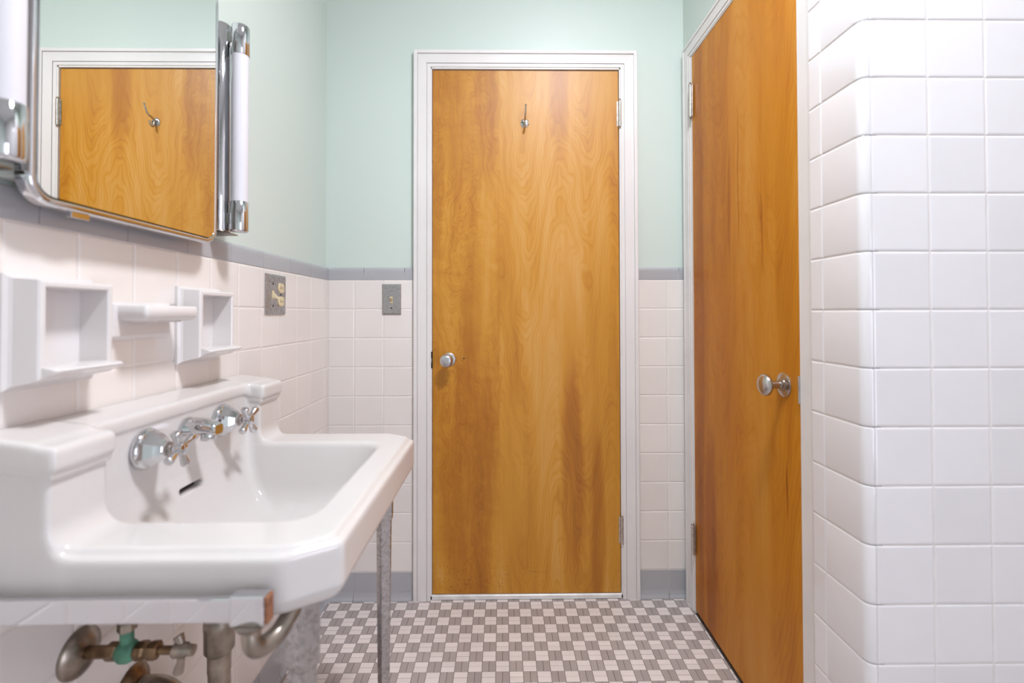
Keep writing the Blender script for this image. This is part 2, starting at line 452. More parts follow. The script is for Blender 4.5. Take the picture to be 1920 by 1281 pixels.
# ------------------------------------------------------------------ floor mosaic
PXF, PYF = .0414, .0421
GX, GY = .0193, 1.7044
def px_of(x, y, z):
    d = Vector((x, y, z-CAMZ)); w = d.dot(fwd)
    return CX+F_PX*d.dot(r2)/w, CY-F_PX*d.dot(u2)/w
sticks = []
for j in range(-2, 104):
    y1 = GY-PYF*j; y0 = y1-PYF
    for i in range(-18, 36):
        x0 = GX+PXF*i; x1 = x0+PXF
        light = ((i+j) % 2 == 1)
        for h in (0, 1):
            if light: r = (x0, x1, y0+PYF/2*h, y0+PYF/2*(h+1))
            else: r = (x0+PXF/2*h, x0+PXF/2*(h+1), y0, y1)
            a = [max(r[0], L+.0), min(r[1], .689 if r[2] > T else FARX), max(r[2], REAR), min(r[3], D+.004)]
            if a[1]-a[0] < .004 or a[3]-a[2] < .004: continue
            sticks.append((a, light, (a[1]-a[0], a[3]-a[2])))
vis = []
for s_ in sticks:
    a = s_[0]; cx_, cy_ = (a[0]+a[1])/2, (a[2]+a[3])/2
    if cy_ > .9:
        x, y = px_of(cx_, cy_, 0)
        if y < 1281 and 600 < x < 1395 and not (700 < x < 735): vis.append((cy_, s_))
vis.sort(key=lambda t: t[0]); chosen = set(id(t[1]) for t in vis[:300])
def stick_geo(w, d, j=.0013, e=.0007):
    a, c = w/2-j/2, d/2-j/2; V = []
    for ins, z in ((0, -.006), (0, -.0004), (e, 0)):
        V += [(sx*(a-ins), sy*(c-ins), z) for sx, sy in ((-1, -1), (1, -1), (1, 1), (-1, 1))]
    Fc = [(8, 9, 10, 11)]
    for k in range(2):
        for i in range(4):
            q = (i+1) % 4; Fc.append((k*4+i, k*4+q, k*4+4+q, k*4+4+i))
    return V, Fc
rest = {True: G(), False: G()}
for s_ in sticks:
    a, light, (w, d) = s_; c = ((a[0]+a[1])/2, (a[2]+a[3])/2)
    mat = M['flight'] if light else M['fgray']
    if id(s_) in chosen:
        key = ('stick', light, round(w, 4), round(d, 4))
        if key not in MESHES:
            me = bpy.data.meshes.new('floor_tile'); V, Fc = stick_geo(w, d); me.from_pydata(V, [], Fc); me.materials.append(mat); MESHES[key] = me
        o = bpy.data.objects.new('floor_tile', MESHES[key]); COL.objects.link(o); o.parent = fl
        o.location = (c[0], c[1], random.uniform(-.0002, .0002))
    else:
        V, Fc = stick_geo(w, d); rest[light].add([(x+c[0], y+c[1], z) for x, y, z in V], Fc)
tag(rest[True].build('floor_mosaic_light', M['flight'], fl), kind='stuff')
tag(rest[False].build('floor_mosaic_grey', M['fgray'], fl), kind='stuff')

# ------------------------------------------------------------------ doors, casings
def casing(name, inner, face, depth, width, zin, along, label):
    """mitred profile run up one side, over the head and down the other. inner=(a0,a1); face = wall plane"""
    # (distance from the inner edge, how far proud)
    w, d = width, depth
    prof = [(0, 0), (0, d*.62), (.002, d*.70), (w*.20, d*.72), (w*.205, d*.60), (w*.23, d*.60), (w*.235, d*.80), (w*.62, d*.86), (w*.74, d*.90), (w*.745, d*.76), (w*.78, d*.76), (w*.79, d*.98), (w*.83, d), (w*.97, d), (w, d*.93), (w, 0)]
    a0, a1 = inner; g = G(); R_ = []
    for (cx_, cz, sx, sz) in ((a0, 0, -1, 0), (a0, zin, -1, 1), (a1, zin, 1, 1), (a1, 0, 1, 0)):
        ring = []
        for o, p in prof:
            a, z = cx_+sx*o, cz+sz*o
            ring.append((a, face-p, z) if along == 'x' else (face-p, a, z))
        R_.append(ring)
    g.rings(R_); o = g.build(name, M['trim']); return struct(o, label, 'door trim')
casing('trim_1', (DX0-.006, DX1+.006), PB, .024, .064, DZ+.008, 'x', 'white moulded casing around the back wall door')
casing('trim_2', (RY0-.001, RY1+.016), PR, .017, .0585, RZ+.006, 'y', 'white moulded casing around the right wall door')
# jambs and stops
g = G(); g.box(DX0-.012, DX0-.0015, D-.004, PB+.10, 0, DZ+.012); g.box(DX1+.0015, DX1+.012, D-.004, PB+.10, 0, DZ+.012); g.box(DX0-.012, DX1+.012, D-.004, PB+.10, DZ+.0025, DZ+.012)
g.box(DX0-.012, DX1+.012, PB+.06, PB+.10, 0, DZ+.012)
struct(g.build('trim_3', M['trim']), 'white jamb lining the back wall door opening', 'door jamb')
g = G(); g.box(PR-.012, PR+.10, RY0-.012, RY0-.0015, 0, RZ+.012); g.box(PR-.010, PR+.10, RY1+.0015, RY1+.0175, 0, RZ+.012); g.box(PR-.010, PR+.10, RY0-.012, RY1+.012, RZ+.0025, RZ+.012); g.box(PR+.06, PR+.10, RY0, RY1, 0, RZ)
struct(g.build('trim_4', M['trim']), 'white jamb lining the right wall door opening', 'door jamb')
struct(bx('trim_5', M['marble'], None, DX0-.012, DX1+.012, D-.004, PB+.06, 0, .0185, ch=.003), 'white marble saddle under the back wall door', 'threshold')

def door(name, org, w, h, th, mat, along, label):
    """leaf mesh with origin at the lower corner with u=0 so the veneer lies in object space"""
    e = struct(empty(name, org), label, 'door')
    g = G()
    if along == 'x': g.box(org[0], org[0]+w, org[1], org[1]+th, org[2], org[2]+h, ch=.0015)
    else: g.box(org[0], org[0]+th, org[1]-w, org[1], org[2], org[2]+h, ch=.0015)
    g.build('door_leaf', mat, e); return e
d1 = door('door_1', (DX0, D+.002, .020), DX1-DX0, DZ-.020, .035, M['wood1'], 'x', 'back wall flush wooden door with a small coat hook')
d2 = door('door_2', (.690, RY1, .012), RY1-RY0, RZ-.012, .035, M['wood2'], 'y', 'right wall amber wooden door with mushroom-shaped knob')

def hinge(parent, x, y, z0, z1, r, n, leafdir):
    hh = z1-z0
    kn = G(); seg = (hh-.016)/n
    for k in range(n):
        a = z0+.008+seg*k; kn.lathe([(r, 0), (r, seg-.0005)], (x, y, a), n=14)
    hb = kn.build('hinge', M['steel'], parent)
    for zc, s in ((z1-.008, 1), (z0+.008, -1)):
        pr = [(r*.9, 0), (r*.95, .001), (r*.5, .0022), (r*.55, .003), (r*.85, .005), (r*.75, .0075), (r*.35, .0088), (.0003, .009)]
        G().lathe(pr, (x, y, zc), (0, 0, s), 14).build('finial', M['steel'], hb)
    lx, ly_ = leafdir
    g = G()
    for sgn in (-1, 1):
        if lx: g.box(x, x+sgn*.011, y+r*.5, y+r*.5+.0016, z0+.009, z1-.009)
        else: g.box(x+r*.6, x+r*.6+.0016, y, y+sgn*.012, z0+.009, z1-.009)
    g.build('hinge_leaf', M['steel'], hb)
hinge(d1, DX1+.004, D-.004, 1.783-.003, 1.893, .0062, 5, (1, 0))
hinge(d1, DX1+.004, D-.004, .198, .316, .0062, 5, (1, 0))
hinge(d2, .680, 1.661, 1.775, 1.908, .0058, 5, (0, 1))
hinge(d2, .680, 1.665, .206, .326, .0060, 5, (0, 1))
# back door knob with its plate, keyhole mark and strike
kx, kz = -.2055, .9005
kn = G().lathe([(.0215, 0), (.0215, .002), (.019, .0045), (.012, .006), (.009, .009), (.0088, .026), (.0125, .031), (.0195, .036), (.0235, .043), (.0245, .050), (.0235, .056), (.020, .0605), (.0175, .062), (.0165, .0632), (.009, .0640), (.0003, .0642)], (kx, D+.002, kz), (0, -1, 0), 32).build('door_knob', M['satin'], d1)
G().lathe([(.0265, 0), (.0265, .0015), (.0245, .004), (.021, .005)], (kx+.003, D+.002, kz), (0, -1, 0), 32).build('rose', M['satin'], kn)
G().lathe([(.0030, 0), (.0030, .0006), (.001, .001)], (-.146, D+.0018, .905), (0, -1, 0), 10).build('screw_mark', M['dark'], d1)
sp = G().box(DX0-.0045, DX0+.0002, D-.0045, D+.004, .868, .931).build('strike_plate', M['dark'], d1)
G().box(DX0-.004, DX0-.001, D-.0055, D-.0043, .890, .906, ch=.0004).build('latch_bolt', M['nickel'], sp)
# coat hook
hx, hz = .0868, 1.8002
hk = G().lathe([(.0165, 0), (.0165, .0012), (.0145, .0028), (.010, .0036), (.0003, .004)], (hx, D+.002, hz), (0, -1, 0), 28).build('coat_hook', M['nickel'], d1)
def curve(pts, n=8):
    out = []; pts = [Vector(p) for p in pts]
    for i in range(len(pts)-1):
        p0, p1, p2, p3 = pts[max(i-1, 0)], pts[i], pts[i+1], pts[min(i+2, len(pts)-1)]
        for k in range(n):
            t = k/n; out.append(.5*((2*p1)+(-p0+p2)*t+(2*p0-5*p1+4*p2-p3)*t*t+(-p0+3*p1-3*p2+p3)*t**3))
    out.append(pts[-1]); return out
Yd = D+.002
pts = curve([(hx, Yd-.002, hz+.002), (hx, Yd-.010, hz+.006), (hx, Yd-.024, hz+.011), (hx, Yd-.036, hz+.013), (hx+.0005, Yd-.046, hz+.022), (hx+.001, Yd-.052, hz+.036), (hx+.001, Yd-.056, hz+.044)])
G().tube(pts, [.0042-.0016*i/len(pts) for i in range(len(pts))], 10).build('upper_arm', M['nickel'], hk)
G().lathe([(.0005, -.0038), (.003, -.003), (.0042, 0), (.003, .003), (.0005, .0038)], (hx+.001, Yd-.0565, hz+.0455), (0, -.4, 1), 12).build('tip', M['nickel'], hk)
pts = curve([(hx, Yd-.006, hz+.002), (hx, Yd-.008, hz-.008), (hx, Yd-.012, hz-.019), (hx, Yd-.021, hz-.023), (hx, Yd-.029, hz-.016), (hx, Yd-.032, hz-.006)])
G().tube(pts, [.0040-.0012*i/len(pts) for i in range(len(pts))], 10).build('lower_arm', M['nickel'], hk)
for s in (-1, 1):
    G().lathe([(.0032, 0), (.0028, .001), (.0004, .0016)], (hx+s*.0085, Yd-.0026, hz+.002), (0, -1, 0), 10).build('screw', M['dark'], hk)
# right door knob
ky, kzz = 1.133, .8985
rk = G().lathe([(.0095, 0), (.0095, .034), (.013, .0365), (.022, .039), (.0265, .043), (.0270, .048), (.0250, .053), (.0185, .0575), (.010, .0595), (.0003, .0600)], (.690, ky, kzz), (-1, 0, 0), 36).build('door_knob', M['nickel'], d2)
G().lathe([(.0295, 0), (.0295, .0018), (.0275, .003), (.016, .0055), (.0155, .010), (.013, .0115), (.0096, .0115)], (.690, ky, kzz), (-1, 0, 0), 36).build('rose', M['nickel'], rk)
G().box(.6835, .6895, RY0-.0016, RY0+.0012, .864, .928, ch=.0006).build('strike_plate', M['nickel'], d2)

# ------------------------------------------------------------------ wall plates
def gang_plate(name, g0, w, h, face, along, label, cat):
    """g0 = centre on the wall; plate with bevelled border. returns (root, place) where place(a,out,z) -> world"""
    if along == 'x': loc = (g0[0], face, g0[1]-h/2); pl = lambda a, o, z: (g0[0]+a, face-o, g0[1]+z); ax = (0, -1, 0)
    else: loc = (face, g0[0], g0[1]-h/2); pl = lambda a, o, z: (face+o, g0[0]+a, g0[1]+z); ax = (1, 0, 0)
    root = empty(name, loc, label, cat)
    g = G(); R_ = []
    for ins, o in ((0, .0003), (0, .003), (.0045, .0062), (.0055, .0064)):
        R_.append([pl(sx*(w/2-ins), o, sz*(h/2-ins)) for sx, sz in ((-1, -1), (1, -1), (1, 1), (-1, 1))])
    g.rings(R_); g.build('plate', M['plate'], root)
    return root, pl, ax
def screw(root, pl, ax, a, z, mat='dark'):
    s = G().lathe([(.0032, 0), (.0030, .0008), (.0004, .0013)], pl(a, .0062, z), ax, 12).build('screw', M[mat], root)
def toggle(root, pl, a, z, up=1):
    g = G(); c = [pl(a+x, .0063, z+zz) for x, zz in ((-.0055, -.0125), (.0055, -.0125), (.0055, .0125), (-.0055, .0125))]
    d_ = [pl(a+x, .0072, z+zz) for x, zz in ((-.005, -.012), (.005, -.012), (.005, .012), (-.005, .012))]
    g.rings([c, d_]); t = g.build('toggle_slot', M['ivory'], root)
    s = up; R_ = []
    for o, zc, wa, wz in ((.006, 0, .0046, .0068), (.013, .004*s, .0040, .0048), (.0195, .0085*s, .0034, .0036), (.0205, .0092*s, .0026, .0028)):
        R_.append([pl(a+sx*wa, o, z+zc+sz*wz) for sx, sz in ((-1, -1), (1, -1), (1, 1), (-1, 1))])
    G().rings(R_).build('toggle', M['ivory'], t)
r, pl, ax = gang_plate('light_switch', (-.4178, 1.1286), .0706, .115, D, 'x', 'single toggle light switch on the back wall beside the door casing', 'switch')
toggle(r, pl, .0, -.002, 1); screw(r, pl, ax, 0, .030, 'nickel'); screw(r, pl, ax, 0, -.033)
r, pl, ax = gang_plate('outlet_plate', (1.351, 1.1305), .1165, .1145, L, 'y', 'worn two-gang metal plate with toggle and double outlet on left wall', 'outlet')
toggle(r, pl, -.0225, -.002, -1); screw(r, pl, ax, -.0225, .030); screw(r, pl, ax, -.0225, -.033); screw(r, pl, ax, .0235, 0)
for zc in (.0195, -.0195):
    R_ = []
    for o, k in ((.006, 1), (.0085, 1), (.0092, .94)):
        ring = []
        for i in range(28):
            t = 2*math.pi*i/28; x = math.cos(t)*.0170; z = max(-.0138, min(.0138, math.sin(t)*.0185)); ring.append(pl(.0235+x*k, o, zc+z*k))
        R_.append(ring)
    oc = G().rings(R_).build('socket', M['ivory'], r)
    g = G()
    for sx in (-1, 1):
        p_ = pl(.0235+sx*.0062, .0092, zc); g.box(p_[0]-.0003, p_[0]+.0004, p_[1]-.001, p_[1]+.001, p_[2]-.0038, p_[2]+.0038)
    g.build('slot', M['dark'], oc)

# ------------------------------------------------------------------ tumbler holders and soap dish on the left wall
def tumbler(y0, y1, z0, z1, label):
    root = empty('tumbler_holder', (L, (y0+y1)/2, z0), label, 'tumbler holder', 'ceramic fittings above the washbasin')
    pj = .046; e = .013; t = .010; f0, f1, h0, h1 = y0+.012, y1-.012, z0+.016, z1-.011
    def ring(a0, a1, b0, b1, x): return [(L+x, a0, b0), (L+x, a1, b0), (L+x, a1, b1), (L+x, a0, b1)]
    g = G()
    R_ = [ring(y0, y1, z0, z1, .0003), ring(y0, y1, z0, z1, .006), ring(y0+.004, y1-.004, z0+.004, z1-.004, .010),
          ring(y0+.006, y1-.006, z0+.007, z1-.006, .014), ring(f0-.003, f1+.003, h0-.003, h1+.003, pj-.003), ring(f0-.0012, f1+.0012, h0-.0012, h1+.0012, pj-.0006), ring(f0, f1, h0, h1, pj),
          ring(f0+.005, f1-.005, h0+.010, h1-.005, pj), ring(f0+.0065, f1-.0065, h0+.012, h1-.0065, pj-.002), ring(f0+.009, f1-.009, h0+.013, h1-.009, .004)]
    g.rings(R_); g.build('housing', M['ceramic'], root)
    # projecting lip / shelf at the bottom
    g = G(); P_ = []
    for (x, z) in ((.020, h0+.0145), (pj+.004, h0+.0145), (pj+.018, h0+.0120), (pj+.0215, h0+.0095), (pj+.020, h0+.0065), (pj+.008, h0+.002), (pj-.004, h0-.002), (.020, h0-.002)):
        P_.append((x, z))
    yc = (y0+y1)/2; hw = (f1-f0)/2
    R_ = []
    for s, k in ((-1, .92), (-.97, .98), (-.90, 1.0), (.90, 1.0), (.97, .98), (1, .92)):
        R_.append([(L+x*(k if x > pj else 1), yc+s*hw, z) for x, z in P_])
    g.rings(R_, smooth=False); g.build('shelf_lip', M['ceramic'], root); return root
tumbler(.613, .748, .973, 1.129, 'white ceramic tumbler holder nearest the viewer, left of the soap dish')
tumbler(.9405, 1.078, .973, 1.131, 'white ceramic tumbler holder between the soap dish and the outlet plate')
root = empty('soap_dish', (L, .845, 1.03), 'white ceramic soap dish on left wall between the two tumbler holders', 'soap dish', 'ceramic fittings above the washbasin')
y0, y1, z0, z1 = .7725, .9155, 1.0305, 1.0955
g = G()
def rg(a0, a1, b0, b1, x): return [(L+x, a0, b0), (L+x, a1, b0), (L+x, a1, b1), (L+x, a0, b1)]
g.rings([rg(y0, y1, z0, z1, .0003), rg(y0, y1, z0, z1, .007), rg(y0+.004, y1-.004, z0+.004, z1-.003, .0105), rg(y0+.007, y1-.007, z0+.007, z1-.005, .013)]); g.build('back_plate', M['ceramic'], root)
def rrect(a0, a1, b0, b1, r, n=5):
    out = []
    for (cx_, cy_, t0) in ((b1-r, a1-r, 0), (b0+r, a1-r, 1), (b0+r, a0+r, 2), (b1-r, a0+r, 3)):
        for i in range(n+1):
            t = (t0+i/n)*HALF; out.append((cx_+r*math.cos(t), cy_+r*math.sin(t)))
    return out
def tray(a0, a1, x1, r, z): return [(L+x, y, z) for x, y in rrect(a0, a1, .004, x1, r)]
zt = z1-.006; g = G()
g.rings([tray(y0+.026, y1-.004, .048, .005, zt-.0275), tray(y0+.020, y1+.000, .056, .006, zt-.0255), tray(y0+.015, y1+.003, .061, .007, zt-.021), tray(y0+.014, y1+.004, .063, .008, zt-.012), tray(y0+.0145, y1+.0035, .062, .008, zt-.0015), tray(y0+.016, y1+.002, .060, .007, zt),
         tray(y0+.020, y1-.002, .056, .006, zt), tray(y0+.022, y1-.004, .054, .006, zt-.003), tray(y0+.026, y1-.008, .048, .006, zt-.014)], smooth=True)
g.build('tray', M['ceramic'], root)
for k in range(5):
    yy = y0+.034+k*.018
    G().box(L+.018, L+.050, yy, yy+.009, zt-.0295, zt-.0270, ch=.0006).build('tray_rib', M['ceramic'], root)

# ------------------------------------------------------------------ mirror cabinet
MY0, MY1, MZ0, MZ1, MX = .604, 1.004, 1.2215, 1.775, -.611
cab = empty('mirror_cabinet', (PL, .80, MZ0), 'round-cornered mirror cabinet with chrome frame above the washbasin', 'mirror cabinet')
def rr2(x, ins, r, n=8):
    r = max(r-ins, .004); out = []
    a0, a1, b0, b1 = MY0+ins, MY1-ins, MZ0+ins, MZ1-ins
    for (yc, zc, t0) in ((a1-r, b1-r, 0), (a0+r, b1-r, 1), (a0+r, b0+r, 2), (a1-r, b0+r, 3)):
        for i in range(n+1):
            t = (t0+i/n)*HALF; out.append((x, yc+r*math.cos(t), zc+r*math.sin(t)))
    return out
bx('cabinet_body', M['cabinet'], cab, PL+.0005, MX-.020, MY0+.012, MY1-.010, MZ0+.034, MZ1-.014, ch=.002)
g = G(); R_ = [rr2(MX-.018, .004, .036)]
for t in range(9):
    a = math.pi*t/8; R_.append(rr2(MX-.0075+.0085*math.sin(a)*1.0, .0065-.0065*math.cos(a), .036))
R_.insert(1, rr2(MX-.018, 0, .036)); R_.append(rr2(MX-.004, .0130, .036)); R_.append(rr2(MX-.018, .013, .036))
g.rings(R_, smooth=True, cap=False, closed=True); g.build('frame', M['chrome'], cab)
g = G(); ring = rr2(MX, .0125, .036); g.add(ring, [tuple(range(len(ring)))]); ring2 = rr2(MX-.012, .0125, .036)
g = G().rings([ring2, ring]); g.build('mirror', M['mirror'], cab)
bx('pull_tab', M['chrome'], cab, MX-.012, MX-.004, .6690, .6990, MZ0-.008, MZ0+.001, ch=.0008)

# ------------------------------------------------------------------ tube lights beside the mirror
def tube_light(yc, label):
    root = empty('wall_light', (PL, yc, 1.2625), label, 'wall light', 'chrome tube lights flanking the mirror')
    z0, z1 = 1.2605, 1.738
    def sec(z, k=1.0):
        out = []
        for i in range(17):
            t = -HALF+math.pi*i/16; out.append((-.645+.022*k*math.cos(t), yc+.0225*k*math.sin(t), z))
        return out+[(PL+.0006, yc+.0225*k, z), (PL+.0006, yc-.0225*k, z)]
    G().rings([sec(z0, .86), sec(z0+.002, .97), sec(z0+.004), sec(z1-.004), sec(z1-.001, .93), sec(z1, .85)], smooth=True).build('channel', M['chrome'], root)
    G().box(PL+.0006, -.618, yc-.024, yc+.026, z0-.0035, z0-.001).build('channel_foot', M['pipe'], root)
    X = -.6005
    G().cyl((X, yc, z0+.060), (X, yc, z1-.060), .0178, n=32).build('tube', M['milk'], root)
    for a, s in ((z0, 1), (z1-.002, -1)):
        c = G().lathe([(.0003, 0), (.0145, .0004), (.0180, .0022), (.0192, .005), (.0192, .0690), (.0182, .0700)], (X, yc, a), (0, 0, s), 32).build('end_cap', M['chrome'], root)
        zc = a+s*.03; G().box(-.628, X-.010, yc-.010, yc+.010, zc-.012, zc+.012, ch=.002).build('socket_arm', M['chrome'], c)
    return root
tube_light(1.066, 'slender milk-glass tube light with chrome caps right of the mirror')
tube_light(.566, 'milk-glass tube light cut by the picture edge left of the mirror')

# ------------------------------------------------------------------ washbasin (one fired body, built as a smooth-blended solid)
VC = .8755
def smax(a, b, k): h = np.clip(.5-.5*(b-a)/k, 0, 1); return b*(1-h)+a*h+k*h*(1-h)
def smin(a, b, k): return -smax(-a, -b, k)
def sink_sdf(u, v, w):
    av = np.abs(v)
    def plan(ins, ub=.001):
        q = smax(av-(.2945-ins), u-(.447-ins), .006)
        q = smax(q, .555*(u-.3815+ins*.3)+.832*(av-.2945+ins*.75), .007)
        return np.maximum(q, ub-u)
    bodyA = smax(plan(0), np.maximum(w-.7725, .690-w+np.maximum(0, .0*u)), .010)
    taper = smax(plan(0)+np.maximum(0, .715-w)*.55, .688-w, .02)
    bodyA = np.maximum(bodyA, taper)
    bodyB = smax(plan(.013), np.maximum(w-.780, .74-w), .008)
    body = smin(bodyA, bodyB, .006)
    qb = smax(smax(av-.20, u-.375, .06), .03-u, .02)
    belly = smax(qb+np.maximum(0, .70-w)*.8, np.maximum(.610-w, w-.74), .05)
    body = smin(body, belly, .02)
    top = w-(.9235-.13*u)
    mid = smax(np.maximum(smax(u-.070, top+.002, .006), .002-u), np.maximum(av-.288, .70-w), .006)
    pil = smax(smax(u-.098, top+.004, .006), smax(np.abs(av-.2510)-.0455, .70-w, .008), .008); pil = np.maximum(pil, .002-u)
    cmid = smax(smax(u-.0815, top, .010), np.maximum(av-.2975, (.896-.13*u)-w), .008); cmid = np.maximum(cmid, .002-u)
    cpil = smax(smax(u-.1085, top, .010), smax(np.abs(av-.2485)-.0505, (.891-.13*u)-w, .007), .010); cpil = np.maximum(cpil, .002-u)
    neck = smax(smax(u-.1035, (.881-.13*u)-w, .006), np.maximum(smax(np.abs(av-.2495)-.0475, w-.90, .006), .002-u), .006)
    spl = smin(smin(smin(mid, pil, .010), smin(cmid, cpil, .006), .004), neck, .003)
    d = smin(body, spl, .034)
    d = smax(d, np.where(w > .884-.13*u, plan(-.004), plan(.0)), .005)
    dep = np.maximum(0, .780-w)
    cav = smax(smax(av-(.200-.28*dep), u-(.380-.32*dep), .055), (.071+.18*dep+2.2*dep*dep)-u, .022)
    cav = smax(cav, (.640+.06*np.abs(u-.2))-w, .05)
    cav = np.maximum(cav, np.where(w > .80, np.maximum(av-.199, .0705-u), -1))
    d = smax(d, -cav, .011)
    # overflow slot
    sv = np.maximum(np.abs(v-.004)-.0265, 0)
    slot = np.maximum(np.sqrt(sv**2+(w-.7515)**2)-.0058, u-.13)
    slot = np.maximum(slot, .058-u)
    return smax(d, -slot, .003)
def surface_nets(fn, lo, hi, h):
    ax = [np.arange(lo[i], hi[i]+h, h, dtype=np.float32) for i in range(3)]
    U, V, W = np.meshgrid(*ax, indexing='ij'); S = fn(U, V, W).astype(np.float32)
    del U, V, W
    neg = S < 0; n = [len(a)-1 for a in ax]
    cnt = np.zeros(n, np.int8)
    for i in (0, 1):
        for j in (0, 1):
            for k in (0, 1): cnt += neg[i:n[0]+i, j:n[1]+j, k:n[2]+k]
    act = (cnt > 0) & (cnt < 8); idx = np.full(n, -1, np.int32); cells = np.argwhere(act); idx[act] = np.arange(len(cells))
    pos = np.zeros((len(cells), 3)); num = np.zeros(len(cells)); ci, cj, ck = cells.T
    cor = [(i, j, k) for i in (0, 1) for j in (0, 1) for k in (0, 1)]
    for a in cor:
        for ax_ in range(3):
            if a[ax_]: continue
            b = list(a); b[ax_] = 1
            s0 = S[ci+a[0], cj+a[1], ck+a[2]]; s1 = S[ci+b[0], cj+b[1], ck+b[2]]; m_ = (s0 < 0) != (s1 < 0)
            t = np.where(m_, s0/np.where(m_, s0-s1, 1), 0)
            p = np.stack([np.full(len(ci), a[q], float) for q in range(3)], 1); p[:, ax_] = t
            pos[m_] += p[m_]; num[m_] += 1
    pos = (cells+pos/num[:, None])*h+np.array(lo)
    faces = []
    for ax_ in range(3):
        o = [q for q in range(3) if q != ax_]
        sl0 = [slice(None)]*3; sl1 = [slice(None)]*3; sl0[ax_] = slice(0, -1); sl1[ax_] = slice(1, None)
        e0, e1 = neg[tuple(sl0)], neg[tuple(sl1)]; ed = np.argwhere(e0 != e1)
        ok = (ed[:, o[0]] > 0) & (ed[:, o[1]] > 0) & (ed[:, o[0]] < n[o[0]]) & (ed[:, o[1]] < n[o[1]]); ed = ed[ok]
        q = []
        for (p, r) in ((-1, -1), (0, -1), (0, 0), (-1, 0)):
            c = ed.copy(); c[:, o[0]] += p; c[:, o[1]] += r; q.append(idx[c[:, 0], c[:, 1], c[:, 2]])
        f = np.stack(q, 1); flip = e0[tuple(ed.T)]
        if ax_ == 1: flip = ~flip
        f[~flip] = f[~flip][:, ::-1]; faces.append(f)
    faces = np.concatenate(faces)
    for it in range(3):   # pull the vertices onto the exact surface
        e = 4e-4; c = fn(*pos.T)
        gr = np.stack([(fn(*(pos+np.eye(3)[q]*e).T)-fn(*(pos-np.eye(3)[q]*e).T))/(2*e) for q in range(3)], 1)
        g2 = (gr**2).sum(1); pos -= gr*(np.clip(c, -h*.5, h*.5)/np.maximum(g2, .3))[:, None]
    return pos, faces
wash = empty('washbasin', (L+.2, VC, 0), 'white porcelain washbasin with high back standing on chrome legs', 'washbasin')
pos, faces = surface_nets(sink_sdf, (-.006, -.306, .600), (.456, .306, .934), .0029)
pos = pos+np.array([L, VC, 0]); o_ = ORG[wash.as_pointer()]
me = bpy.data.meshes.new('basin'); me.from_pydata((pos-np.array(o_)).tolist(), [], faces.tolist())
me.polygons.foreach_set('use_smooth', [True]*len(me.polygons)); me.materials.append(M['porcelain'])
link('basin', me, wash, o_)
G().box(L+.0585, L+.0615, VC+.004-.031, VC+.004+.031, .7445, .7585).build('overflow_shade_plate', M['dark'], wash)  # dark plate standing in for the shade inside the overflow slot
G().lathe([(.030, 0), (.030, .0015), (.024, .003), (.020, .001), (.0003, .0005)], (L+.185, VC, .6405), (0, 0, 1), 28).build('drain', M['chrome'], wash)
def leg(x, y, ang):
    R_ = []
    for z, s in ((0, .0085), (.002, .0095), (.03, .0095), (.04, .0088), (.55, .0128), (.598, .0134), (.602, .0152), (.612, .0158), (.70, .0160)):
        ring = []
        for k in range(4):
            for dk in (-.16, .16):
                t = ang+k*HALF+HALF/2+dk; rr_ = s*1.36; ring.append((x+rr_*math.cos(t), y+rr_*math.sin(t), z))
        R_.append(ring)
    return G().rings(R_).build('leg', M['leg'], wash)
leg(-.2755, 1.088, math.radians(33)); lg = leg(-.271, .640, math.radians(-28))
# towel bar along the near side: square tube, bracket block, curved arm to the near leg
tb = bx('towel_bar', M['chrome'], wash, L+.001, -.300, .557, .5655, .7095, .7375, ch=.0012)
G().box(-.322, -.2815, .5545, .572, .7065, .7415, ch=.0012).build('bracket', M['chrome'], tb)
G().box(-.2817, -.2772, .556, .571, .708, .740, ch=.001).build('bracket_end', M['rust'], tb)
G().lathe([(.018, 0), (.016, .004), (.011, .007), (.0105, .020)], (-.300, .563, .7067), (0, 0, -1), 20).build('collar', M['pipe'], tb)
pts = curve([(-.300, .561, .696), (-.2985, .562, .683), (-.294, .571, .672), (-.284, .592, .672), (-.277, .612, .684), (-.272, .634, .690)], 6)
G().tube(pts, [.0092+.0025*math.sin(math.pi*i/len(pts)) for i in range(len(pts))], 14).build('arm', M['pipe'], tb)
bx('wall_flange', M['chrome'], tb, L+.0003, L+.006, .538, .582, .698, .746, ch=.002)

# ------------------------------------------------------------------ faucet set on the basin's back
XF = L+.0705
fau = empty('faucet', (XF, VC, .79), 'chrome wall-mounted faucet set with two cross handles on the basin back', 'faucet')
def tap(y, z, rot, hubx):
    # faceted bell
    bell = G().lathe([(.0325, .004), (.0318, .0075), (.0285, .015), (.0215, .026), (.0140, .0345), (.0125, .036), (.0118, .037)], (XF-.0005, y, z), (1, 0, 0), 7, smooth=False, phase=rot*.0+.39).build('escutcheon', M['chrome'], fau)
    G().lathe([(.0318, 0), (.0330, .001), (.0332, .005), (.0310, .0085), (.0250, .012)], (XF-.0005, y, z), (1, 0, 0), 36).build('base_ring', M['chrome'], bell)
    G().lathe([(.0120, 0), (.0120, .003), (.0070, .004), (.0068, .009)], (XF+.036, y, z), (1, 0, 0), 20).build('stem', M['nickel'], bell)
    h = G().lathe([(.0085, 0), (.0105, .002), (.0110, .006), (.0100, .012), (.0105, .0135), (.0095, .017), (.0060, .0185), (.0003, .0190)], (XF+hubx-.009, y, z), (1, 0, 0), 20).build('handle', M['chrome'], fau)
    for k in range(4):
        t = rot+k*HALF; dv = Vector((0.05, math.cos(t), math.sin(t))).normalized(); c = Vector((XF+hubx, y, z))
        G().lathe([(.0055, .006), (.0048, .012), (.0062, .022), (.0076, .029), (.0074, .0318), (.0055, .0335), (.0003, .0340)], c, dv, 14).build('handle_arm', M['chrome'], h)
